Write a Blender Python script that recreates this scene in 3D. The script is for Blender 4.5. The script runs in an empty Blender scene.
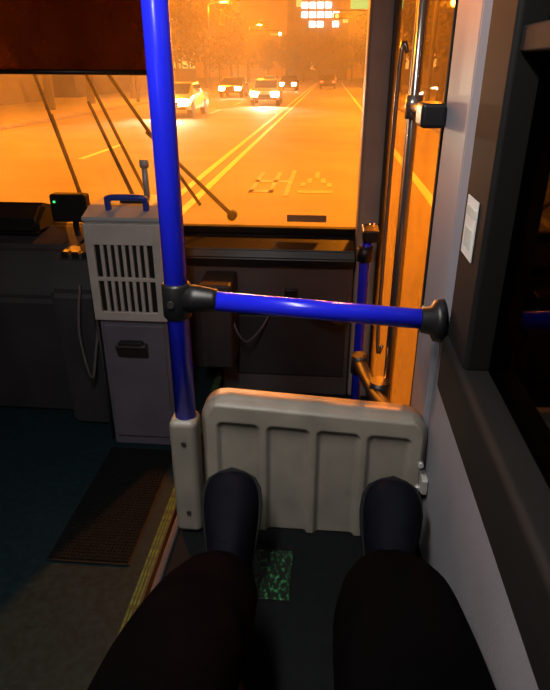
import bpy, bmesh, math, random
from mathutils import Vector, Matrix
random.seed(7)
S = bpy.context.scene
COL = S.collection
try:
    S.view_settings.view_transform = 'Standard'
    S.view_settings.look = 'None'
except Exception: pass

# ------------------------------------------------------------ materials
def pmat(name, col, rough=0.5, metal=0.0, var=0.12, nscale=8.0, bump=0.0, bscale=60.0, spec=0.5):
    m = bpy.data.materials.new(name); m.use_nodes = True
    nt = m.node_tree; b = nt.nodes['Principled BSDF']
    b.inputs['Roughness'].default_value = rough
    b.inputs['Metallic'].default_value = metal
    b.inputs['Specular IOR Level'].default_value = spec
    tc = nt.nodes.new('ShaderNodeTexCoord')
    n = nt.nodes.new('ShaderNodeTexNoise'); n.inputs['Scale'].default_value = nscale; n.inputs['Detail'].default_value = 4
    nt.links.new(tc.outputs['Object'], n.inputs['Vector'])
    r = nt.nodes.new('ShaderNodeValToRGB')
    c1 = [c*(1-var) for c in col]+[1]; c2 = [min(1, c*(1+var)) for c in col]+[1]
    r.color_ramp.elements[0].color = c1; r.color_ramp.elements[1].color = c2
    r.color_ramp.elements[0].position = .3; r.color_ramp.elements[1].position = .7
    nt.links.new(n.outputs['Fac'], r.inputs['Fac']); nt.links.new(r.outputs['Color'], b.inputs['Base Color'])
    if bump:
        n2 = nt.nodes.new('ShaderNodeTexNoise'); n2.inputs['Scale'].default_value = bscale
        nt.links.new(tc.outputs['Object'], n2.inputs['Vector'])
        bp = nt.nodes.new('ShaderNodeBump'); bp.inputs['Strength'].default_value = bump; bp.inputs['Distance'].default_value = .002
        nt.links.new(n2.outputs['Fac'], bp.inputs['Height']); nt.links.new(bp.outputs['Normal'], b.inputs['Normal'])
    return m

def glass_mat(name, tint=(1,1,1), gloss=.06, haze=0.0):
    m = bpy.data.materials.new(name); m.use_nodes = True
    nt = m.node_tree; nt.nodes.clear()
    o = nt.nodes.new('ShaderNodeOutputMaterial')
    t = nt.nodes.new('ShaderNodeBsdfTransparent'); t.inputs[0].default_value = (*tint, 1)
    g = nt.nodes.new('ShaderNodeBsdfGlossy'); g.inputs['Roughness'].default_value = .02
    mx = nt.nodes.new('ShaderNodeMixShader'); mx.inputs[0].default_value = gloss
    nt.links.new(t.outputs[0], mx.inputs[1]); nt.links.new(g.outputs[0], mx.inputs[2])
    last = mx
    if haze:
        d = nt.nodes.new('ShaderNodeBsdfTranslucent'); d.inputs[0].default_value = (1,.95,.9,1)
        tc = nt.nodes.new('ShaderNodeTexCoord')
        n = nt.nodes.new('ShaderNodeTexNoise'); n.inputs['Scale'].default_value = 1.8; n.inputs['Detail'].default_value = 6
        nt.links.new(tc.outputs['Object'], n.inputs['Vector'])
        mr = nt.nodes.new('ShaderNodeMapRange'); mr.inputs[1].default_value=.35; mr.inputs[2].default_value=.72
        mr.inputs[3].default_value=haze*.25; mr.inputs[4].default_value=haze*1.9
        nt.links.new(n.outputs['Fac'], mr.inputs[0])
        m2 = nt.nodes.new('ShaderNodeMixShader'); nt.links.new(mr.outputs[0], m2.inputs[0])
        nt.links.new(mx.outputs[0], m2.inputs[1]); nt.links.new(d.outputs[0], m2.inputs[2]); last = m2
    nt.links.new(last.outputs[0], o.inputs[0])
    return m

def emat(name, col, s):
    m = bpy.data.materials.new(name); m.use_nodes = True
    b = m.node_tree.nodes['Principled BSDF']
    b.inputs['Base Color'].default_value = (*[c*.5 for c in col],1)
    b.inputs['Emission Color'].default_value = (*col,1); b.inputs['Emission Strength'].default_value = s
    return m

M = dict(
 blue=pmat('blue_enamel',(.015,.022,.85),.24,0,.05),
 panel=pmat('grey_moulded_plastic',(.235,.215,.18),.42,0,.14,14,.35,220),
 black=pmat('black_plastic',(.010,.010,.011),.4),
 rubber=pmat('black_rubber',(.006,.006,.006),.7,spec=.25),
 dash=pmat('dash_dark_grey',(.034,.033,.038),.5,0,.15,5,.3,150,.4),
 dash2=pmat('dash_lower_grey',(.085,.078,.088),.5,0,.15,5,.3,150,.5),
 steel=pmat('brushed_steel',(.50,.48,.46),.42,.35,.12,12),
 cabinet=pmat('cabinet_grey',(.10,.095,.125),.45,0,.15,6,.2,100),
 lid=pmat('lid_grey',(.33,.35,.37),.4,.2,.1),
 bluegrip=pmat('blue_grip',(.02,.04,.28),.35),
 pillar=pmat('pillar_grey',(.27,.27,.31),.5,0,.08,5,.15,120),
 wall=pmat('wall_grey',(.24,.24,.27),.55,0,.10,6,.2,120),
 ceil=pmat('ceiling_white',(.5,.5,.5),.6),
 floor=pmat('floor_vinyl',(.007,.020,.026),.5,0,.35,40,.3,200,.2),
 arch=pmat('platform_vinyl',(.0035,.0045,.005),.7,0,.3,60,.3,200,.10),
 cloth=pmat('black_cloth',(.003,.003,.004),.9,0,.3,30,.5,300,.1),
 denim=pmat('dark_trousers',(.0007,.0008,.0012),.95,0,.3,50,.6,400,.02),
 shoe=pmat('shoe_black',(.0035,.0042,.008),.75,0,.2,30,.4,300,.08),
 sole=pmat('shoe_sole',(.006,.006,.007),.6,spec=.15),
 skin=pmat('skin',(.55,.33,.23),.5), hair=pmat('hair',(.01,.008,.007),.5),
 seat=pmat('seat_fabric',(.03,.04,.12),.85,0,.3,60),
 chrome=pmat('satin_metal',(.45,.42,.40),.25,.9,.05),
 dmetal=pmat('dark_metal',(.06,.055,.05),.4,.5,.1),
 apil=pmat('front_pillar_grey',(.36,.34,.33),.5,.1,.1),
 white=pmat('sticker_white',(.7,.72,.7),.5), green=pmat('sticker_band',(.5,.56,.52),.5),
 asphalt=pmat('asphalt',(.26,.23,.20),.75,0,.16,.5,.6,12),
 walk=pmat('sidewalk',(.3,.27,.24),.85,0,.2,3),
 yline=pmat('road_yellow',(.85,.75,.35),.6), wline=pmat('road_white',(.75,.75,.72),.6), lett=pmat('road_letter_paint',(.40,.37,.32),.6,0,.3,6),
 bark=pmat('bark',(.045,.03,.02),.9), leaf=pmat('leaves',(.036,.024,.010),.7,0,.4,3),
 build=pmat('building',(.06,.045,.04),.8,0,.2,1), tyre=pmat('tyre',(.01,.01,.01),.8),
 carw=pmat('car_white',(.45,.45,.45),.25), cark=pmat('car_dark',(.03,.03,.035),.2), cglass=pmat('car_glass',(.01,.01,.012),.05),
 head=emat('headlamp',(1,.86,.62),160), tail=emat('tail_lamp',(1,.03,.01),16),
 wlit=emat('window_lit',(1,.50,.12),1.4), wdark=pmat('window_dark',(.03,.03,.04),.1), sign=emat('sign_white',(1,.92,.8),7),
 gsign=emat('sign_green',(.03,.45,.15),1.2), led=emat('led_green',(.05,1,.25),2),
 tred=emat('signal_red',(1,.04,.01),25), tgrn=emat('signal_green',(.1,1,.4),25),
 sodium=emat('sodium_lens',(1,.5,.1),90), tube=emat('tube_light',(.95,.97,1),5),
)
M['glass']=glass_mat('windshield_glass',(1,.98,.95),.05,.09)
M['dglass']=glass_mat('door_glass',(.95,.9,.85),.05,.16)
M['tint']=glass_mat('tinted_glass',(.03,.03,.035),.04)
M['shade']=glass_mat('sunshade_mesh',(.14,.06,.05),.0,.025)

# ------------------------------------------------------------ helpers
def empty(name, loc=(0,0,0)):
    o = bpy.data.objects.new(name, None); COL.objects.link(o); o.location = loc; o.empty_display_size=.05; return o
def finish(name, bm, mat, parent=None, smooth=False, loc=None):
    me = bpy.data.meshes.new(name); bm.normal_update(); bm.to_mesh(me); bm.free()
    me.materials.append(mat)
    if smooth:
        for p in me.polygons: p.use_smooth = True
    o = bpy.data.objects.new(name, me); COL.objects.link(o)
    if loc: o.location = loc
    if parent: o.parent = parent; o.matrix_parent_inverse = Matrix.Translation(-Vector(parent.location))
    return o
def box(name, x0,x1,y0,y1,z0,z1, mat, bev=0.0, parent=None, seg=3):
    bm = bmesh.new()
    c = Vector(((x0+x1)/2,(y0+y1)/2,(z0+z1)/2))
    bmesh.ops.create_cube(bm, size=1, matrix=Matrix.Diagonal((abs(x1-x0),abs(y1-y0),abs(z1-z0),1)))
    if bev: bmesh.ops.bevel(bm, geom=bm.edges[:], offset=bev, segments=seg, affect='EDGES', profile=.5)
    o = finish(name,bm,mat,parent,bool(bev),loc=c)
    if bev:
        w=o.modifiers.new('wn','WEIGHTED_NORMAL')
    return o
def tube(name, pts, r, mat, parent=None, sides=20, smooth_path=False):
    pts=[Vector(p) for p in pts]
    if smooth_path and len(pts)>2:
        q=[]
        for i in range(len(pts)-1):
            p0=pts[max(i-1,0)];p1=pts[i];p2=pts[i+1];p3=pts[min(i+2,len(pts)-1)]
            for k in range(6):
                t=k/6; q.append(.5*((2*p1)+(-p0+p2)*t+(2*p0-5*p1+4*p2-p3)*t*t+(-p0+3*p1-3*p2+p3)*t**3))
        q.append(pts[-1]); pts=q
    rs = r if isinstance(r,(list,tuple)) else [r]*len(pts)
    if len(rs)!=len(pts): rs=[rs[0]+(rs[-1]-rs[0])*i/(len(pts)-1) for i in range(len(pts))]
    bm=bmesh.new(); rings=[]; prev=None
    for i,p in enumerate(pts):
        d=(pts[min(i+1,len(pts)-1)]-pts[max(i-1,0)]).normalized()
        a=prev if prev else (Vector((0,0,1)) if abs(d.z)<.9 else Vector((1,0,0)))
        u=(a-d*a.dot(d)).normalized(); v=d.cross(u); prev=u
        rings.append([bm.verts.new(p+(u*math.cos(2*math.pi*k/sides)+v*math.sin(2*math.pi*k/sides))*rs[i]) for k in range(sides)])
    for A,B in zip(rings,rings[1:]):
        for k in range(sides): bm.faces.new((A[k],A[(k+1)%sides],B[(k+1)%sides],B[k])).smooth=True
    bm.faces.new(rings[0][::-1]); bm.faces.new(rings[-1])
    return finish(name,bm,mat,parent)
def prism(name, prof, x0,x1, mat, parent=None, axis='x', bev=0):
    bm=bmesh.new()
    f=(lambda a,b,t:(t,a,b)) if axis=='x' else ((lambda a,b,t:(a,t,b)) if axis=='y' else (lambda a,b,t:(a,b,t)))
    A=[bm.verts.new(f(a,b,x0)) for a,b in prof]; B=[bm.verts.new(f(a,b,x1)) for a,b in prof]
    n=len(prof)
    bm.faces.new(A); bm.faces.new(B[::-1])
    for i in range(n): bm.faces.new((A[i],B[i],B[(i+1)%n],A[(i+1)%n]))
    bmesh.ops.recalc_face_normals(bm,faces=bm.faces[:])
    if bev: bmesh.ops.bevel(bm, geom=bm.edges[:], offset=bev, segments=2, affect='EDGES')
    return finish(name,bm,mat,parent)

# ------------------------------------------------------------ camera
cam = bpy.data.cameras.new('camera'); co = bpy.data.objects.new('camera', cam); COL.objects.link(co)
co.location=(0,0,1.5); co.rotation_euler=(math.radians(65),0,math.radians(5))
cam.sensor_fit='VERTICAL'; cam.sensor_height=36; cam.lens=36*589/690; cam.clip_start=.02; cam.clip_end=500
S.camera=co

WX=.230   # inner face of right side wall
# ------------------------------------------------------------ bus shell
box('floor', -2.3,-.55,-4,3.0,-.06,0, M['floor'])
box('floor_rear', -.55,WX+.05,-4,1.05,-.06,0, M['floor'])
box('stepwell_floor', -.55,WX+.05,1.05,3.0,-.2,-.14, M['floor'])
box('trim_step_riser', -.56,-.55,1.05,2.85,-.14,-.001, M['dash'])
st=empty('step_edge_strip',(-.535,1.5,0))
box('strip_base',-.562,-.525,.2,2.80,.001,.008,M['dash'],parent=st)
ys=pmat('strip_yellow_green',(.06,.17,.03),.7,0,.8,30,spec=.2)
for i,x in enumerate((-.556,-.545,-.534)): box('rib_%d'%i,x-.002,x+.002,.2,2.79,.008,.011,ys,parent=st)
box('ceiling', -2.3,WX+.1,-4,3.1,2.2,2.26, M['ceil'])
box('wall_back', -2.3,WX+.1,-4.06,-4,-.06,2.26, M['wall'])
box('wall_front', -2.3,WX+.05,3.0,3.05,-.2,.735, M['dash'])
box('wall_left',-2.36,-2.3,-4,3.05,-.06,.85,M['dash2'])
box('wall_left_upper',-2.36,-2.3,-4,3.05,1.95,2.26,M['wall'])
for i,y in enumerate((-4,-2.4,-.8,.8,2.85)): box('trim_%d'%(i+1),-2.36,-2.29,y,y+.1,.85,1.95,M['black'])
box('window_1',-2.335,-2.325,-3.9,2.85,.85,1.95,M['tint'])
box('wall_right',WX,WX+.07,-4,1.27,-.06,1.03,M['wall'],.006)
box('wall_right_upper',WX,WX+.07,-4,3.05,1.98,2.26,M['wall'])
pl=empty('door_pillar',(WX,1.12,1))
prism('pillar_body',[(WX-.004,.985),(WX+.07,.985),(WX+.07,1.26),(WX+.02,1.26),(WX-.008,1.245),(WX-.012,1.22),(WX-.012,1.02)],1.031,2.2,M['pillar'],pl,axis='z',bev=.004)
box('pillar_seal',WX-.010,WX+.03,1.255,1.275,-.1,2.0,M['rubber'],.004,pl)
box('pillar_foot',WX-.012,WX+.01,1.08,1.25,.02,1.029,M['pillar'],.006,pl)
wn=empty('window_2',(WX,.3,1.5))
box('glass',WX+.03,WX+.036,-.9,.95,1.03,1.98,M['tint'],parent=wn)
box('sill',WX-.016,WX+.05,-.95,.985,.965,1.075,M['rubber'],.012,wn)
box('frame_front',WX-.008,WX+.05,.84,.984,1.07,1.98,M['rubber'],.008,wn)
box('frame_back',WX-.008,WX+.05,-.95,-.9,1.07,1.98,M['black'],.006,wn)
box('frame_mid',WX-.002,WX+.045,.30,.34,1.07,1.98,M['black'],.006,wn)
box('frame_rail',WX+.0,WX+.045,-.9,.84,1.52,1.55,M['rubber'],.004,wn)
sk=empty('window_sticker',(WX,.9,1.28))
box('paper',WX-.0105,WX-.009,.885,.955,1.235,1.325,M['white'],parent=sk)
box('band',WX-.012,WX-.0105,.890,.950,1.298,1.312,M['green'],parent=sk)
box('print',WX-.012,WX-.0105,.90,.94,1.25,1.28,M['green'],parent=sk)

ar=empty('wheel_arch',(-.05,.2,.28))
box('arch_body',-.31,WX-.001,-.95,1.06,.0,.55,M['dash'],.015,ar)
box('arch_top',-.315,WX-.001,-.95,1.065,.55,.56,M['arch'],.003,ar)
box('arch_edge',-.322,-.306,-.95,1.07,.535,.565,M['dash'],.004,ar)
gm=bpy.data.materials.new('speckled_green'); gm.use_nodes=True; nt=gm.node_tree; b=nt.nodes['Principled BSDF']
tc=nt.nodes.new('ShaderNodeTexCoord'); mp=nt.nodes.new('ShaderNodeMapping'); mp.inputs['Scale'].default_value=(110,70,1); mp.inputs['Rotation'].default_value=(0,0,.3)
v=nt.nodes.new('ShaderNodeTexNoise'); v.inputs['Scale'].default_value=1.0; v.inputs['Detail'].default_value=3
r_=nt.nodes.new('ShaderNodeValToRGB'); r_.color_ramp.elements[0].color=(.004,.007,.005,1); r_.color_ramp.elements[0].position=.52
r_.color_ramp.elements[1].color=(.035,.20,.07,1); r_.color_ramp.elements[1].position=.70
nt.links.new(tc.outputs['Object'],mp.inputs[0]); nt.links.new(mp.outputs[0],v.inputs['Vector']); nt.links.new(v.outputs['Fac'],r_.inputs[0]); nt.links.new(r_.outputs[0],b.inputs['Base Color'])
b.inputs['Roughness'].default_value=.4; b.inputs['Specular IOR Level'].default_value=.2
box('speckled_patch',-.125,-.045,.83,.96,.5605,.563,gm,.001)  # thin patch on the platform, noise speckles of green over near-black

# ------------------------------------------------------------ knee guard panel
def knee_panel():
    P=empty('knee_guard_panel',(0,1.04,.56))
    xl,xr,zb,zt=-.250,WX-.002,.561,.872; cx=(xl+xr)/2; W=(xr-xl)/2; r=.055
    nx,nz=150,110
    def ss(a,b,x):
        t=max(0,min(1,(x-a)/(b-a))); return t*t*(3-2*t)
    recs=[]; inl,inr=xl+.036,xr-.036; gap=.014; n=4; w=(inr-inl-gap*(n-1))/n
    for i in range(n): recs.append((inl+i*(w+gap)+w/2,w/2))
    def h(x,z,hw):
        e=min(hw-abs(x-cx), zt-z)
        hh=.026*ss(-.002,.016,e)
        for c,hw2 in recs:
            qx=abs(x-c)-hw2+.014; zc=(zb-.02+zt-.05)/2; hz=(zt-.05-zb+.02)/2
            qz=abs(z-zc)-hz+.014
            d=math.hypot(max(qx,0),max(qz,0))+min(max(qx,qz),0)-.014
            hh-=.011*ss(.002,-.009,d)
        return hh
    bm=bmesh.new(); g=[]
    for j in range(nz+1):
        z=zb+(zt-zb)*j/nz
        zz=z-(zt-r); hw=W if zz<=0 else W-r+math.sqrt(max(0,r*r-zz*zz))
        hw=max(hw,W-r)
        row=[]
        for i in range(nx+1):
            x=cx+hw*(2*i/nx-1)
            lean=.02*(z-zb)/(zt-zb)
            row.append(bm.verts.new((x,1.045+lean-h(x,z,hw),z-.014*(x-cx)/W*(z-zb)/(zt-zb))))
        g.append(row)
    for j in range(nz):
        for i in range(nx): bm.faces.new((g[j][i],g[j][i+1],g[j+1][i+1],g[j+1][i])).smooth=True
    rim=[g[0][i] for i in range(nx+1)]+[g[j][nx] for j in range(1,nz+1)]+[g[nz][i] for i in range(nx-1,-1,-1)]+[g[j][0] for j in range(nz-1,0,-1)]
    back=[bm.verts.new(v.co+Vector((0,.03,0))) for v in rim]
    n=len(rim)
    for i in range(n): bm.faces.new((rim[i],back[i],back[(i+1)%n],rim[(i+1)%n])).smooth=True
    bm.faces.new(back)
    bmesh.ops.recalc_face_normals(bm,faces=bm.faces[:])
    finish('moulded_shell',bm,M['panel'],P)
    for x,z in ((xr-.015,.76),(xr-.015,.70)):
        tube('bolt',[(x,1.028,z),(x,1.018,z)],.006,M['steel'],P,12)
    box('wall_clip',xr-.012,xr+.001,1.0,1.04,.70,.735,M['steel'],.003,P)
    return P
knee_panel()

# ------------------------------------------------------------ blue stanchion + rail
PX,PY=-.277,1.03
hr=empty('handrail_pole',(PX,PY,.56))
tube('pole',[(PX,PY,.60),(PX,PY,2.2)],.0215,M['blue'],hr,32)
box('base_sleeve',PX-.031,PX+.026,PY-.032,PY+.03,.561,.85,M['panel'],.014,hr,5)
tube('ceiling_flange',[(PX,PY,2.17),(PX,PY,2.2)],.045,M['black'],hr,32)
for z in (.62,.80): tube('screw',[(PX,PY-.032,z),(PX,PY-.035,z)],.005,M['dmetal'],hr,12)
rl=empty('handrail',(PX,PY,1.1))
RA=Vector((PX+.02,PY,1.108)); RB=Vector((WX-.012,PY-.015,1.086))
tube('rail',[RA,RB],.0185,M['blue'],rl,32)
tube('pole_clamp',[(PX,PY,1.07),(PX,PY,1.075),(PX,PY,1.135),(PX,PY,1.14)],[.024,.0275,.0275,.024],M['black'],rl,32)
tube('clamp_arm',[RA+Vector((-.005,0,0)),RA+Vector((.02,0,0)),RA+Vector((.05,0,-.001)),RA+Vector((.058,0,-.001))],[.027,.026,.0215,.0205],M['black'],rl,28)
tube('clamp_screw',[(PX-.005,PY-.026,1.105),(PX-.005,PY-.031,1.105)],.007,M['dmetal'],rl,12)
tube('wall_socket',[RB+Vector((-.040,0,.0)),RB+Vector((-.038,0,0)),RB+Vector((-.022,0,0)),RB+Vector((-.016,0,0)),RB+Vector((-.001,0,0))],[.020,.0235,.026,.038,.041],M['black'],rl,32)

# ------------------------------------------------------------ fare box
fb=empty('fare_box',(-.74,2.25,0))
x0,x1,y0,y1=-.905,-.61,2.10,2.42
box('cabinet',x0+.012,x1-.004,y0+.015,y1,.001,.60,M['cabinet'],.008,fb)
box('cabinet_door',x0+.03,x1-.02,y0+.006,y0+.02,.05,.575,M['cabinet'],.004,fb)
prism('pull_lip',[(y0-.035,.50),(y0-.03,.505),(y0+.008,.50),(y0+.008,.44),(y0-.004,.44)],-.825,-.70,M['dmetal'],fb,bev=.003)
box('pull_recess',-.81,-.715,y0-.031,y0+.0,.498,.515,M['black'],.003,fb)
box('head_case',x0,x1,y0+.02,y1,.595,.99,M['steel'],.006,fb)
gx0,gx1,gz0,gz1=-.87,-.645,.635,.905
box('grille_backing',gx0,gx1,y0+.012,y0+.021,gz0,gz1,M['rubber'],parent=fb)
box('frame_left',x0+.002,gx0,y0,y0+.022,.598,.985,M['steel'],.003,fb)
box('frame_right',gx1,x1-.002,y0,y0+.022,.598,.985,M['steel'],.003,fb)
box('frame_top',gx0-.002,gx1+.002,y0,y0+.022,gz1,.985,M['steel'],.003,fb)
box('frame_bottom',gx0-.002,gx1+.002,y0,y0+.022,.598,gz0,M['steel'],.003,fb)
box('frame_cross',gx0-.002,gx1+.002,y0+.001,y0+.02,.762,.777,M['steel'],.002,fb)
nb=8
for i in range(1,nb):
    x=gx0+(gx1-gx0)*i/nb
    box('bar_%d'%i,x-.0065,x+.0065,y0+.002,y0+.02,gz0,gz1,M['steel'],.002,fb)
prism('lid',[(y0+.01,.99),(y0+.01,1.005),(y0+.10,1.035),(y1,1.035),(y1,.99)],x0-.004,x1+.004,M['lid'],fb,bev=.004)
box('coin_slot',-.80,-.70,y0+.14,y0+.20,1.034,1.044,M['black'],.003,fb)
tube('lid_handle',[(-.82,2.17,1.02),(-.82,2.165,1.055),(-.805,2.16,1.07),(-.69,2.16,1.07),(-.675,2.165,1.055),(-.675,2.17,1.02)],.012,M['bluegrip'],fb,16,True)
tube('card_post',[(-.72,2.34,1.03),(-.72,2.34,1.16)],.012,M['lid'],fb)
tube('card_post_cap',[(-.72,2.34,1.155),(-.72,2.34,1.185)],.018,M['lid'],fb)
tube('corner_post',[(x0-.012,y0+.05,.001),(x0-.012,y0+.05,1.0)],.006,M['chrome'],fb,12)

mt=empty('floor_mat',(-.74,1.78,0))
box('mat_base',-.90,-.61,1.42,2.08,.001,.006,M['rubber'],.002,mt)
bm=bmesh.new()
for i in range(22):
    x=-.89+.27*i/21
    bmesh.ops.create_cube(bm,size=1,matrix=Matrix.Translation((x,1.75,.008))@Matrix.Diagonal((.005,.64,.005,1)))
for j in range(44):
    y=1.435+.63*j/43
    bmesh.ops.create_cube(bm,size=1,matrix=Matrix.Translation((-.755,y,.0075))@Matrix.Diagonal((.275,.005,.004,1)))
finish('mat_grid',bm,pmat('mat_grey',(.006,.008,.009),.9,spec=.08),mt)

# ------------------------------------------------------------ dashboard (front)
db=empty('dashboard',(-.2,2.9,0))
box('lower_panel',-.545,.145,2.87,2.95,-.139,.62,M['dash2'],.01,db)
box('mid_panel',-.93,.145,2.84,2.95,.40,.63,M['dash2'],.015,db)
box('mid_lower',-.93,-.565,2.86,2.95,.001,.41,M['dash'],.01,db)
prism('cowl',[(2.80,.62),(2.79,.66),(2.81,.70),(2.90,.725),(2.965,.73),(2.965,.60),(2.84,.60)],-2.24,.145,M['black'],db,bev=.006)
box('inner_recess',-.46,.12,2.862,2.872,-.02,.33,M['dash'],.008,db)
box('recess_rib',-.46,.12,2.855,2.87,.335,.345,M['black'],.003,db)
prism('driver_console',[(2.35,0.001),(2.30,.60),(2.42,.80),(2.60,.86),(2.96,.82),(2.96,0.001)],-2.24,-1.05,M['dash'],db,bev=.02)
prism('console_wing',[(2.25,0.001),(2.22,.66),(2.30,.80),(2.9,.82),(2.9,0.001)],-1.14,-.94,M['dash'],db,bev=.02)
prism('gauge_hood',[(2.46,.84),(2.46,.90),(2.56,.965),(2.78,.90),(2.82,.82)],-1.92,-1.26,M['rubber'],db,bev=.02)
box('centre_box',-.60,-.44,2.60,2.84,0.14,.58,M['dash'],.015,db)
for i in range(3):
    box('switch_%d'%i,-1.10+.045*i,-1.07+.045*i,2.30,2.34,.79,.815,M['black'],.004,db)
tube('dash_cable',[(-.46,2.70,.40),(-.42,2.68,.30),(-.38,2.72,.24),(-.32,2.80,.28),(-.28,2.85,.34)],.006,M['cabinet'],db,10,True)
tube('hanging_cable',[(-1.0,2.22,.70),(-1.01,2.17,.50),(-.98,2.16,.30),(-.96,2.20,.42),(-.94,2.25,.60)],.006,M['dash2'],db,10,True)
tube('grab_bar',[(-.17,2.86,.46),(-.15,2.77,.46),(-.05,2.72,.42),(.05,2.72,.37),(.10,2.78,.35),(.11,2.86,.35)],.019,M['black'],db,16,True)
box('bracket',-.20,-.13,2.83,2.86,.43,.49,M['black'],.008,db)
box('bracket_b',.08,.14,2.83,2.86,.32,.38,M['black'],.008,db)
tube('terminal_stalk',[(-1.10,2.52,.80),(-1.11,2.52,.86),(-1.10,2.50,.92)],.014,M['black'],db,12,True)
box('terminal_case',-1.19,-1.03,2.46,2.52,.90,1.02,M['rubber'],.012,db)
box('terminal_led',-1.17,-1.163,2.454,2.461,.985,.992,M['led'],parent=db)
tube('terminal_cable',[(-1.05,2.5,.94),(-1.0,2.48,.88),(-1.02,2.44,.85),(-1.06,2.42,.82)],.006,M['rubber'],db,10,True)

sw=empty('steering_wheel',(-1.62,2.35,1.0))
c=Vector((-1.62,2.20,1.02)); ax=Vector((0,-.5,.87)); e1=Vector((1,0,0)); e2=ax.cross(e1)
tube('rim',[c+(e1*math.cos(t)+e2*math.sin(t))*.23 for t in [2*math.pi*k/48 for k in range(49)]],.015,M['black'],sw,14)
for t in (0,math.pi,math.pi*1.5): tube('spoke',[c,c+(e1*math.cos(t)+e2*math.sin(t))*.225],.014,M['black'],sw,10)
tube('hub',[c-ax*.04,c+ax*.01],.06,M['black'],sw); tube('column',[c-ax*.03,c-ax*.35],.03,M['black'],sw)
ds=empty('driver_seat',(-1.62,1.6,0))
box('base',-1.82,-1.42,1.40,1.85,.001,.36,M['dash'],.03,ds)
box('cushion',-1.88,-1.36,1.35,1.90,.36,.52,M['seat'],.05,ds)
box('backrest',-1.87,-1.37,1.23,1.37,.5,1.15,M['seat'],.05,ds)
box('headrest',-1.74,-1.50,1.24,1.34,1.15,1.38,M['seat'],.04,ds)

# ------------------------------------------------------------ windshield
ws=empty('windshield',(-1,3,1.3))
bm=bmesh.new(); vs=[bm.verts.new(p) for p in ((-2.28,3.01,.75),(.16,3.01,.75),(.16,2.94,2.2),(-2.28,2.94,2.2))]; bm.faces.new(vs)
finish('glass',bm,M['glass'],ws)
box('seal_bottom',-2.28,.17,2.975,3.03,.735,.77,M['rubber'],.006,ws)
box('pillar_right',.15,.27,2.86,3.04,-.14,2.2,M['apil'],.02)
box('pillar_left',-2.36,-2.25,2.9,3.04,-.06,2.2,M['black'],.02)
sn=empty('sunshade',(-1.4,2.8,1.7))
box('screen',-2.2,-.72,2.80,2.803,1.50,2.15,M['shade'],parent=sn)
tube('bottom_rod',[(-2.2,2.80,1.50),(-.70,2.80,1.49)],.011,M['black'],sn)
tube('roller',[(-2.2,2.80,2.16),(-.70,2.80,2.16)],.025,M['black'],sn)
def wiper(p0,p1,b0,b1):
    w=empty('windshield_wiper',p0)
    tube('arm',[p0,p1],[.012,.008],M['rubber'],w,10)
    tube('blade',[b0,b1],.009,M['rubber'],w,8)
    tube('pivot',[Vector(p0)+Vector((0,-.02,0)),Vector(p0)+Vector((0,.03,0))],.025,M['rubber'],w,14)
wiper((-.50,3.10,.80),(-.92,3.07,1.22),(-.66,3.06,.86),(-1.10,3.05,1.52))
wiper((-1.00,3.10,.82),(-1.20,3.07,1.36),(-.92,3.06,.86),(-1.22,3.05,1.56))
wiper((-1.3,3.10,.82),(-1.40,3.07,1.30),(-1.3,3.06,.90),(-1.45,3.05,1.50))
prism('bus_front_bumper',[(3.06,-.39),(3.16,-.3),(3.18,.5),(3.10,.74),(3.055,.75),(3.055,-.39)],-2.3,.25,M['dmetal'],bev=.01)
box('windshield_sticker',-.20,.0,2.985,2.988,.80,.835,pmat('sticker_clear',(.45,.28,.15),.6))

# ------------------------------------------------------------ front door (two leaves)
dr=empty('door_1',(WX,2.1,.9))
def leaf(ya,yb,tag):
    X0,X1=WX+.02,WX+.05
    box('stile_a'+tag,X0,X1,ya,ya+.03,-.1,1.96,M['dmetal'],.005,dr)
    box('stile_b'+tag,X0,X1,yb-.03,yb,-.1,1.96,M['dmetal'],.005,dr)
    box('rail_bottom'+tag,X0,X1,ya,yb,-.12,.02,M['dmetal'],.005,dr)
    box('rail_top'+tag,X0,X1,ya,yb,1.88,1.98,M['dmetal'],.005,dr)
    box('door_glass'+tag,X0+.012,X0+.017,ya+.025,yb-.025,0,1.9,M['dglass'],parent=dr)
leaf(1.28,2.07,'_1'); leaf(2.08,2.86,'_2')
dm=empty('door_mechanism',(.19,1.45,.7))
tube('shaft',[(.188,1.46,.60),(.188,1.46,1.98)],.009,M['chrome'],dm,16)
tube('arm_upper',[(.188,1.46,1.425),(.195,1.38,1.425),(.20,1.27,1.42)],.013,M['chrome'],dm,12)
tube('joint_upper',[(.188,1.46,1.40),(.188,1.46,1.45)],.019,M['chrome'],dm,16)
box('joint_block_upper',.17,.216,1.20,1.28,1.40,1.445,M['black'],.008,dm)
tube('arm_lower',[(.20,1.16,.755),(.175,1.24,.745),(.155,1.36,.715),(.145,1.45,.70),(.13,1.55,.69),(.12,1.66,.67)],.020,M['black'],dm,12,True)
tube('arm_lower_b',[(.165,1.40,.70),(.205,1.60,.68),(.22,1.75,.68)],.011,M['chrome'],dm,12,True)
tube('joint_lower',[(.160,1.42,.67),(.160,1.42,.74)],.027,M['black'],dm,16)
tube('joint_end',[(.12,1.66,.64),(.12,1.66,.70)],.027,M['black'],dm,16)
box('joint_block',.168,.216,1.10,1.22,.72,.79,M['black'],.01,dm)
tube('pull_bar',[(.23,2.06,.55),(.21,2.06,.60),(.21,2.06,1.5),(.23,2.06,1.55)],.007,M['chrome'],dm,12,True)
bp2=empty('door_grab_pole',(.165,2.4,.1))
tube('pole',[(.165,2.4,-.139),(.165,2.4,.80),(.175,2.42,.86),(.2,2.5,.90)],.022,M['blue'],bp2,20)
tube('collar',[(.165,2.4,.78),(.165,2.4,.84)],.032,M['black'],bp2,20)
box('bracket',.15,.22,2.38,2.52,.86,.91,M['black'],.01,bp2)

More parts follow.
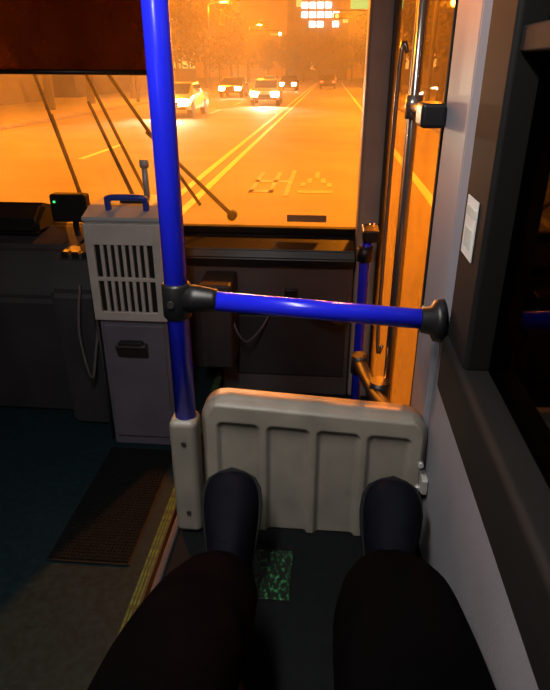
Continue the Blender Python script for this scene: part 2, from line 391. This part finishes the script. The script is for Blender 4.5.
# ------------------------------------------------------------ ceiling lamps
def clamp_(x,y,L,pw):
    e=empty('ceiling_lamp',(x,y,2.2))
    box('housing',x-.08,x+.08,y-L/2,y+L/2,2.17,2.199,M['ceil'],.008,e)
    box('diffuser',x-.06,x+.06,y-L/2+.02,y+L/2-.02,2.155,2.172,M['tube'],.006,e)
    l=bpy.data.lights.new('lamp','AREA'); l.shape='RECTANGLE'; l.size=.12; l.size_y=L; l.energy=pw; l.color=(1,.94,.87)
    lo=bpy.data.objects.new('lamp',l); COL.objects.link(lo); lo.location=(x,y,2.14); lo.parent=e; lo.matrix_parent_inverse=Matrix.Translation(-Vector(e.location))
clamp_(-.35,.40,.9,18)
clamp_(-1.3,-2.2,1.2,8)

ps=empty('passenger_seat',(-.03,-.1,.56))
box('pedestal',-.2,.14,-.3,.12,.561,.70,M['dash'],.02,ps)
box('cushion',-.25,.19,-.34,.22,.70,.775,M['seat'],.03,ps)
box('backrest',-.25,.19,-.46,-.37,.74,1.42,M['seat'],.035,ps)

# ------------------------------------------------------------ person
pe=empty('person',(-.02,-.1,.8))
def skin(name, verts, edges, radii, mat, parent, sub=2, root=0):
    me=bpy.data.meshes.new(name); me.from_pydata(verts,edges,[]); o=bpy.data.objects.new(name,me); COL.objects.link(o)
    me.materials.append(mat)
    m=o.modifiers.new('skin','SKIN'); m.use_smooth_shade=True
    for i,s in enumerate(me.skin_vertices[0].data):
        rr=radii[i]; s.radius=(rr,rr) if not isinstance(rr,tuple) else rr; s.use_root=(i==root)
    sb=o.modifiers.new('sub','SUBSURF'); sb.levels=sub; sb.render_levels=sub
    o.parent=parent; o.matrix_parent_inverse=Matrix.Translation(-Vector(parent.location)); return o
LX,RX=-.155,.135
V=[(-.02,-.15,.90),(-.02,-.18,1.05),(-.02,-.21,1.22),(-.02,-.24,1.36),(-.02,-.25,1.44)]
E=[(0,1),(1,2),(2,3),(3,4)]; R=[.13,.125,.14,.12,.055]
def chain(start,pts,rad):
    p=start
    for q,r in zip(pts,rad):
        V.append(q); R.append(r); E.append((p,len(V)-1)); p=len(V)-1
chain(0,[(-.11,-.06,.87),(-.14,.15,.875),(-.170,.38,.865),(-.170,.50,.81),(-.163,.66,.735),(LX,.775,.675)],[.098,.092,.088,.090,.088,.062])
chain(0,[(.06,-.06,.87),(.09,.15,.88),(.12,.38,.87),(.122,.50,.82),(.126,.66,.750),(RX,.775,.685)],[.098,.095,.098,.103,.104,.070])
chain(3,[(-.18,-.24,1.36),(-.215,-.13,1.12),(-.17,.06,1.0)],[.06,.05,.038])
chain(3,[(.12,-.24,1.36),(.15,-.13,1.12),(.11,.06,1.0)],[.06,.05,.038])
skin('body',V,E,R,M['denim'],pe)
def shoe(x,yaw,tag):
    a=Vector((0,.64,.768)); U=Vector((0,-.768,.64)); Xv=Vector((1,0,0))
    rot=Matrix.Rotation(yaw,3,U)
    a=rot@a; Xv=rot@Xv
    H=Vector((x,.805,.567))
    secs=[(.0,.024,.045),(.01,.034,.07),(.04,.040,.095),(.08,.041,.098),(.12,.047,.085),(.155,.053,.070),(.19,.056,.058),(.220,.053,.050),(.240,.043,.042),(.252,.024,.030)]
    bm=bmesh.new(); rings=[]; N=24
    for l,w,h in secs:
        ring=[]
        for k in range(N):
            t=2*math.pi*k/N; cx_=math.cos(t); sz=math.sin(t)
            px=w*math.copysign(abs(cx_)**.75,cx_)
            pz=h*(abs(sz)**.8) if sz>0 else -.004*abs(sz)
            if sz>0: px*=1-.18*sz
            ring.append(bm.verts.new(H+a*l+U*(pz+.018)+Xv*px))
        rings.append(ring)
    for A,B in zip(rings,rings[1:]):
        for k in range(N): bm.faces.new((A[k],A[(k+1)%N],B[(k+1)%N],B[k])).smooth=True
    bm.faces.new(rings[0]); bm.faces.new(rings[-1][::-1]); bmesh.ops.recalc_face_normals(bm,faces=bm.faces[:])
    o=finish('shoe_upper'+tag,bm,M['shoe'],pe); s=o.modifiers.new('s','SUBSURF'); s.levels=1; s.render_levels=2
    bm=bmesh.new(); lo=[];hi=[]
    out=[(l,w*1.08) for l,w,h in secs]
    loop=[(l,w) for l,w in out]+[(.260,0)]+[(l,-w) for l,w in out[::-1]]+[(-.006,0)]
    for l,w in loop:
        lo.append(bm.verts.new(H+a*l+Xv*w)); hi.append(bm.verts.new(H+a*l+Xv*w+U*.02))
    n=len(loop); bm.faces.new(lo); bm.faces.new(hi[::-1])
    for k in range(n): bm.faces.new((lo[k],lo[(k+1)%n],hi[(k+1)%n],hi[k]))
    bmesh.ops.recalc_face_normals(bm,faces=bm.faces[:])
    finish('shoe_sole'+tag,bm,M['sole'],pe)
    for i in range(4):
        l=.105+.015*i; hgt=.018+.089-.0058*i*1.3
        tube('lace%s_%d'%(tag,i),[H+a*l+U*(hgt-.022)+Xv*-.025,H+a*(l+.003)+U*hgt,H+a*l+U*(hgt-.022)+Xv*.025],.0025,M['shoe'],pe,8,True)
shoe(LX,.06,'_l'); shoe(RX,-.06,'_r')
def hand(x,sgn,tag):
    w=Vector((x,.06,1.0))
    V=[w,w+Vector((0,.05,-.008))]; R=[.026,(.036,.018)]; E=[(0,1)]
    for i,dx in enumerate((-.03,-.01,.01,.03)):
        L=(.036,.042,.039,.03)[i] if sgn>0 else (.03,.039,.042,.036)[i]
        p=w+Vector((dx,.09,-.012)); V.append(p);R.append(.011);E.append((1,len(V)-1))
        for k,(dy,dz) in enumerate(((L,-.004),(L*.7,-.014),(L*.5,-.018))):
            p=p+Vector((dx*.08,dy,dz)); V.append(p);R.append(.009-.001*k);E.append((len(V)-2,len(V)-1))
    p=w+Vector((-sgn*.035,.04,-.012)); V.append(p);R.append(.011);E.append((1,len(V)-1))
    p=p+Vector((-sgn*.018,.03,-.008)); V.append(p);R.append(.0095);E.append((len(V)-2,len(V)-1))
    p=p+Vector((-sgn*.006,.025,-.008)); V.append(p);R.append(.008);E.append((len(V)-2,len(V)-1))
    skin('hand'+tag,V,E,R,M['skin'],pe)
hand(-.17,-1,'_l'); hand(.11,1,'_r')
bm=bmesh.new(); bmesh.ops.create_uvsphere(bm,u_segments=32,v_segments=24,radius=1)
for v_ in bm.verts:
    x,y,z=v_.co; k=1-.22*max(0,-z); v_.co=Vector((x*.075*k,y*.095*k,z*.115))
    if y>.8 and -.3<z<.1 and abs(x)<.18: v_.co.y+=.018*(1-abs(x)/.18)
    v_.co+=Vector((-.02,-.25,1.585))
finish('head',bm,M['skin'],pe,True)
bm=bmesh.new(); bmesh.ops.create_uvsphere(bm,u_segments=32,v_segments=24,radius=1)
for v_ in bm.verts:
    x,y,z=v_.co; v_.co=Vector((x*.084,y*.10-(.012),max(z,-.35)*.122 if y<.35 else max(z,.45)*.122))+Vector((-.02,-.255,1.595))
finish('hair',bm,M['hair'],pe,True)
for s in (-1,1):
    bm=bmesh.new(); bmesh.ops.create_uvsphere(bm,u_segments=12,v_segments=10,radius=1,matrix=Matrix.Translation((-.02+s*.08,-.25,1.58))@Matrix.Diagonal((.01,.018,.03,1))); finish('ear',bm,M['skin'],pe,True)
    bm=bmesh.new(); bmesh.ops.create_uvsphere(bm,u_segments=12,v_segments=10,radius=.011,matrix=Matrix.Translation((-.02+s*.03,-.163,1.59))); finish('eye',bm,M['white'],pe,True)
bm=bmesh.new(); bmesh.ops.create_uvsphere(bm,u_segments=12,v_segments=10,radius=1,matrix=Matrix.Translation((-.02,-.165,1.53))@Matrix.Diagonal((.022,.008,.005,1))); finish('mouth',bm,pmat('lips',(.4,.15,.12)),pe,True)

# ============================================================ OUTSIDE
RZ=-.40
box('street_ground',-40,40,-10,180,RZ-.1,RZ,M['asphalt'])
def marking(name,rects,mat):
    bm=bmesh.new()
    for (xa,xb,ya,yb) in rects:
        bmesh.ops.create_cube(bm,size=1,matrix=Matrix.Translation(((xa+xb)/2,(ya+yb)/2,RZ+.004))@Matrix.Diagonal((xb-xa,yb-ya,.008,1)))
    return finish(name,bm,mat)
marking('centre_line',[(-2.55,-2.42,4,108),(-2.2,-2.07,4,108)],M['yline'])
marking('lane_line',[(1.6,1.75,4,108)],M['wline'])
marking('lane_dashes',[(-5.9,-5.75,6+i*8,9+i*8) for i in range(13)],M['wline'])
cx_=-.72
rects=[(cx_-.75,cx_-.65,10.2,12.4),(cx_-.35,cx_-.25,10.2,12.4),(cx_-.75,cx_-.25,10.2,10.45),(cx_-.75,cx_-.25,11.2,11.45),(cx_-.25,cx_-.02,11.2,11.45),(cx_-.02,cx_+.08,9.9,12.7),
  (cx_+.25,cx_+.95,10.2,10.45),(cx_+.55,cx_+.65,11.7,12.5),(cx_+.4,cx_+.5,11.2,11.7),(cx_+.7,cx_+.8,11.2,11.7),(cx_+.27,cx_+.37,10.8,11.2),(cx_+.83,cx_+.93,10.8,11.2)]
marking('road_lettering',[(cx_+(a-cx_)*.85,cx_+(b_-cx_)*.85,c_,d_) for a,b_,c_,d_ in rects],M['lett'])
box('sidewalk',3.6,14,-10,170,RZ,RZ+.15,M['walk'],.03)
box('sidewalk.001',-24,-11.5,-10,170,RZ,RZ+.15,M['walk'],.03)

def leafmesh(seed):
    rnd=random.Random(seed); bm=bmesh.new()
    blobs=[(Vector((rnd.uniform(-1.5,1.5),rnd.uniform(-1.5,1.5),rnd.uniform(2.6,6.8))),rnd.uniform(.9,1.5)) for _ in range(13)]
    for c,r in blobs:
        for _ in range(190):
            d=Vector((rnd.gauss(0,1),rnd.gauss(0,1),rnd.gauss(0,1))).normalized()*r*rnd.uniform(.4,1)
            p=c+d; s=rnd.uniform(.10,.22)
            u=Vector((rnd.gauss(0,1),rnd.gauss(0,1),rnd.gauss(0,1))).normalized(); w=u.orthogonal().normalized()
            bm.faces.new([bm.verts.new(p+u*s),bm.verts.new(p+w*s*.6),bm.verts.new(p-u*s),bm.verts.new(p-w*s*.6)])
    me=bpy.data.meshes.new('foliage'); bm.to_mesh(me); bm.free(); me.materials.append(M['leaf'])
    V=[(0,0,0),(0.05,0,1.5),(0,.05,3),(.1,0,4.4)];E=[(0,1),(1,2),(2,3)];R=[.2,.15,.13,.07]
    for c,r in blobs[:7]:
        V.append((c.x*.5,c.y*.5,(3+c.z)/2-.2));E.append((2,len(V)-1));R.append(.06)
        V.append(tuple(c));E.append((len(V)-2,len(V)-1));R.append(.03)
    return me,(V,E,R)
variants=[leafmesh(1),leafmesh(5),leafmesh(9)]
trunks=[]
for me,(V_,E_,R_) in variants:
    bm=bmesh.new()
    for a,b_ in E_:
        A=Vector(V_[a]);B=Vector(V_[b_]); d=(B-A); L=d.length
        bmesh.ops.create_cone(bm,segments=10,radius1=R_[a],radius2=R_[b_],depth=L,cap_ends=True,matrix=Matrix.Translation((A+B)/2)@d.to_track_quat('Z','Y').to_matrix().to_4x4())
    t=bpy.data.meshes.new('trunk'); bm.to_mesh(t); bm.free(); t.materials.append(M['bark']); trunks.append(t)
k=0
for x,ys_ in ((-13.6,(9,14,19,24.5,30,36,43,50,58,68,78,90,104)),(6.4,(16,24,32,40,49,58,68,78,90,104))):
    for y in ys_:
        e=empty('street_tree',(x+random.uniform(-.5,.5),y,RZ+.151)); e.scale=[random.uniform(1.1,1.4)]*3; e.rotation_euler=(0,0,random.uniform(0,6))
        for nm,mm in (('trunk',trunks[k%3]),('foliage',variants[k%3][0])):
            o=bpy.data.objects.new(nm,mm); COL.objects.link(o); o.parent=e
        k+=1
for x,y in ((-11,112),(-8.2,118),(-5.2,121),(-2.2,120),(1,118),(3.5,114)):
    e=empty('street_tree',(x,y,RZ+.001)); e.scale=[random.uniform(.9,1.1)]*3; e.rotation_euler=(0,0,random.uniform(0,6))
    for nm,mm in (('trunk',trunks[k%3]),('foliage',variants[k%3][0])):
        o=bpy.data.objects.new(nm,mm); COL.objects.link(o); o.parent=e
    k+=1

def building(x0,x1,y0,y1,h,rows,cols,face,lit=.4):
    e=empty('building',((x0+x1)/2,(y0+y1)/2,RZ+.15))
    box('block',x0,x1,y0,y1,RZ+.15,h,M['build'],parent=e)
    bms={0:bmesh.new(),1:bmesh.new()}
    for r in range(rows):
        for c in range(cols):
            z=1.0+(h-2)*(r+.5)/rows; hz=(h-2)/rows*.3
            key=1 if random.random()<lit else 0
            if face=='front':
                x=x0+(x1-x0)*(c+.5)/cols; m=Matrix.Translation((x,y0-.02,z))@Matrix.Diagonal(((x1-x0)/cols*.7,.1,hz*2,1))
            else:
                xx=x1 if face=='east' else x0
                y=y0+(y1-y0)*(c+.5)/cols; m=Matrix.Translation((xx,y,z))@Matrix.Diagonal((.1,(y1-y0)/cols*.7,hz*2,1))
            bmesh.ops.create_cube(bms[key],size=1,matrix=m)
    finish('windows_dark',bms[0],M['wdark'],e); finish('windows_lit',bms[1],M['wlit'],e)
    return e
building(-34,-18,8,40,14,4,9,'east',.3)
building(-34,-18,44,85,20,5,10,'east',.4)
building(10,24,12,45,14,4,9,'west',.4)
building(10,24,50,95,22,6,10,'west',.4)
e=building(-9,3,130,145,24,8,8,'front',.12)
bm=bmesh.new()
for r in range(4):
    for c in range(5):
        if (r,c) in ((0,0),(3,4),(0,3),(3,0),(2,4)): continue
        bmesh.ops.create_cube(bm,size=1,matrix=Matrix.Translation((-5.6+c*1.5,129.6,9.6+r*1.6))@Matrix.Diagonal((1.2,.3,1.0,1)))
finish('bright_sign',bm,M['sign'],e)

def slamp(x,y,d,pw):
    e=empty('street_lamp',(x,y,RZ+.15))
    tube('post',[(x,y,RZ+.151),(x,y,6.3),(x+d*.4,y,7.1),(x+d*1.6,y,7.3)],[.1,.05],M['dmetal'],e,12,True)
    box('head',x+d*1.4-.35,x+d*1.4+.55,y-.15,y+.15,7.24,7.4,M['dmetal'],.04,e)
    box('lens',x+d*1.4-.2,x+d*1.4+.4,y-.11,y+.11,7.18,7.24,M['sodium'],.02,e)
    l=bpy.data.lights.new('lamp','POINT'); l.energy=pw; l.color=(1,.26,.008); l.shadow_soft_size=.25
    o=bpy.data.objects.new('lamp',l); COL.objects.link(o); o.location=(x+d*1.4+.1,y,6.95); o.parent=e; o.matrix_parent_inverse=Matrix.Translation(-Vector(e.location))
for y in (11,27,46,72): slamp(4.0,y,-1,8000)
for y in (18,38,62,92): slamp(-11.7,y,1,8500)

def tlight(x,y,d,L,cols):
    e=empty('traffic_light',(x,y,RZ+.15))
    tube('post',[(x,y,RZ+.151),(x,y,5.6),(x+d*.4,y,5.9),(x+d*L,y,6.0)],[.1,.06],M['dmetal'],e,12,True)
    xc=x+d*(L-.6)
    box('housing',xc-.75,xc+.75,y-.15,y+.1,5.35,5.8,M['black'],.05,e)
    for i,mm in enumerate(cols):
        xx=xc-.45+.45*i
        tube('lens_%d'%i,[(xx,y-.19,5.57),(xx,y-.14,5.57)],.17,mm,e,16)
        tube('visor_%d'%i,[(xx,y-.30,5.78),(xx,y-.14,5.78)],.03,M['black'],e,8)
tlight(4.3,56,-1,4.2,(M['tred'],M['wdark'],M['wdark']))
tlight(-11.9,82,1,5.5,(M['wdark'],M['wdark'],M['tgrn']))

rs=empty('road_sign',(4.0,38,RZ))
tube('post',[(3.9,38,RZ+.15),(3.9,38,6.2)],.08,M['dmetal'],rs,12)
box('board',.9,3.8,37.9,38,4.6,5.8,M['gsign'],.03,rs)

def car(name,x,y,heading,paint,beam=0):
    e=empty(name,(x,y,RZ))
    prof=[(-2.2,.35),(-2.25,.62),(-2.15,.80),(-1.25,.93),(-.55,1.38),(.75,1.42),(1.55,1.0),(2.15,.95),(2.25,.60),(2.2,.32)]
    bm=bmesh.new(); rings=[]
    for s in (-.86,-.80,.80,.86):
        ring=[]
        for yy,zz in prof:
            w=s*(1 if zz<1.0 else .80)
            if abs(s)>.83: yy*=.985; zz=zz*.985 if zz>.7 else zz
            ring.append(bm.verts.new((w,yy,zz)))
        rings.append(ring)
    n=len(prof)
    for A,B in zip(rings,rings[1:]):
        for i in range(n): bm.faces.new((A[i],A[(i+1)%n],B[(i+1)%n],B[i]))
    bm.faces.new(rings[0]); bm.faces.new(rings[-1][::-1]); bmesh.ops.recalc_face_normals(bm,faces=bm.faces[:])
    objs=[]
    me=bpy.data.meshes.new('body'); bm.to_mesh(me); bm.free(); me.materials.append(paint); objs.append(bpy.data.objects.new('body',me))
    def part(nm,mats,ms):
        bm=bmesh.new()
        for m in ms: bmesh.ops.create_cube(bm,size=1,matrix=m)
        me=bpy.data.meshes.new(nm); bm.to_mesh(me); bm.free(); me.materials.append(mats); objs.append(bpy.data.objects.new(nm,me))
    T=lambda x,y,z,a,b,c,rx=0:Matrix.Translation((x,y,z))@Matrix.Rotation(rx,4,'X')@Matrix.Diagonal((a,b,c,1))
    part('windscreen',M['cglass'],[T(0,-.93,1.165,1.28,.70,.03,math.radians(32.5)),T(0,1.17,1.225,1.28,.78,.03,math.radians(-27.5))])
    part('side_glass',M['cglass'],[T(s*.70,.1,1.17,.10,1.5,.28) for s in(-1,1)])
    part('headlamps',M['head'],[T(s*.60,-2.2,.66,.42,.08,.26) for s in(-1,1)])
    part('tail_lamps',M['tail'],[T(s*.66,2.21,.78,.30,.08,.16) for s in(-1,1)])
    part('grille',M['black'],[T(0,-2.23,.55,.7,.06,.18),T(0,-2.2,.4,1.4,.06,.08)])
    bm=bmesh.new()
    for s in(-1,1):
        for yy in(-1.4,1.35):
            bmesh.ops.create_cone(bm,segments=24,radius1=.32,radius2=.32,depth=.22,cap_ends=True,matrix=Matrix.Translation((s*.76,yy,.32))@Matrix.Rotation(math.pi/2,4,'Y'))
    me=bpy.data.meshes.new('wheels'); bm.to_mesh(me); bm.free(); me.materials.append(M['tyre']); objs.append(bpy.data.objects.new('wheels',me))
    if beam:
        l=bpy.data.lights.new('headlamp_beam','SPOT'); l.energy=beam; l.color=(1,.80,.50); l.spot_size=math.radians(100); l.spot_blend=.8; l.shadow_soft_size=.15
        o=bpy.data.objects.new('headlamp_beam',l); o.location=(0,-2.35,.68); o.rotation_euler=(math.radians(-82),0,0); objs.append(o)
    for o in objs: COL.objects.link(o); o.parent=e
    e.rotation_euler=(0,0,heading)
car('car',-6.9,29,.0,M['carw'],1300); car('car.001',-3.9,39,.03,M['carw'],1800); car('car.002',-7.6,50,0,M['cark'])
car('car.003',-4.3,66,0,M['cark']); car('car.004',-.4,72,math.pi,M['cark']); car('car.005',-7.0,74,0,M['carw']); car('car.006',-.2,95,math.pi,M['carw'])

# thin night haze filling the street ahead of the bus
hz=bpy.data.materials.new('night_haze'); hz.use_nodes=True; nt=hz.node_tree; nt.nodes.clear()
oo=nt.nodes.new('ShaderNodeOutputMaterial'); vs_=nt.nodes.new('ShaderNodeVolumeScatter'); vs_.inputs['Density'].default_value=.0038; vs_.inputs['Color'].default_value=(1,.95,.9,1); vs_.inputs['Anisotropy'].default_value=.35
nt.links.new(vs_.outputs[0],oo.inputs['Volume'])
box('street_haze',-17.5,9.5,3.6,128,RZ-.05,16,hz)

w=bpy.data.worlds.new('night_sky'); S.world=w; w.use_nodes=True; nt=w.node_tree
bg=nt.nodes['Background']; bg.inputs[1].default_value=1.0
tc=nt.nodes.new('ShaderNodeTexCoord'); sx=nt.nodes.new('ShaderNodeSeparateXYZ'); rp=nt.nodes.new('ShaderNodeValToRGB')
nt.links.new(tc.outputs['Generated'],sx.inputs[0]); nt.links.new(sx.outputs[2],rp.inputs[0]); nt.links.new(rp.outputs[0],bg.inputs[0])
rp.color_ramp.elements[0].color=(.34,.085,.006,1); rp.color_ramp.elements[1].color=(.02,.008,.003,1); rp.color_ramp.elements[1].position=.35
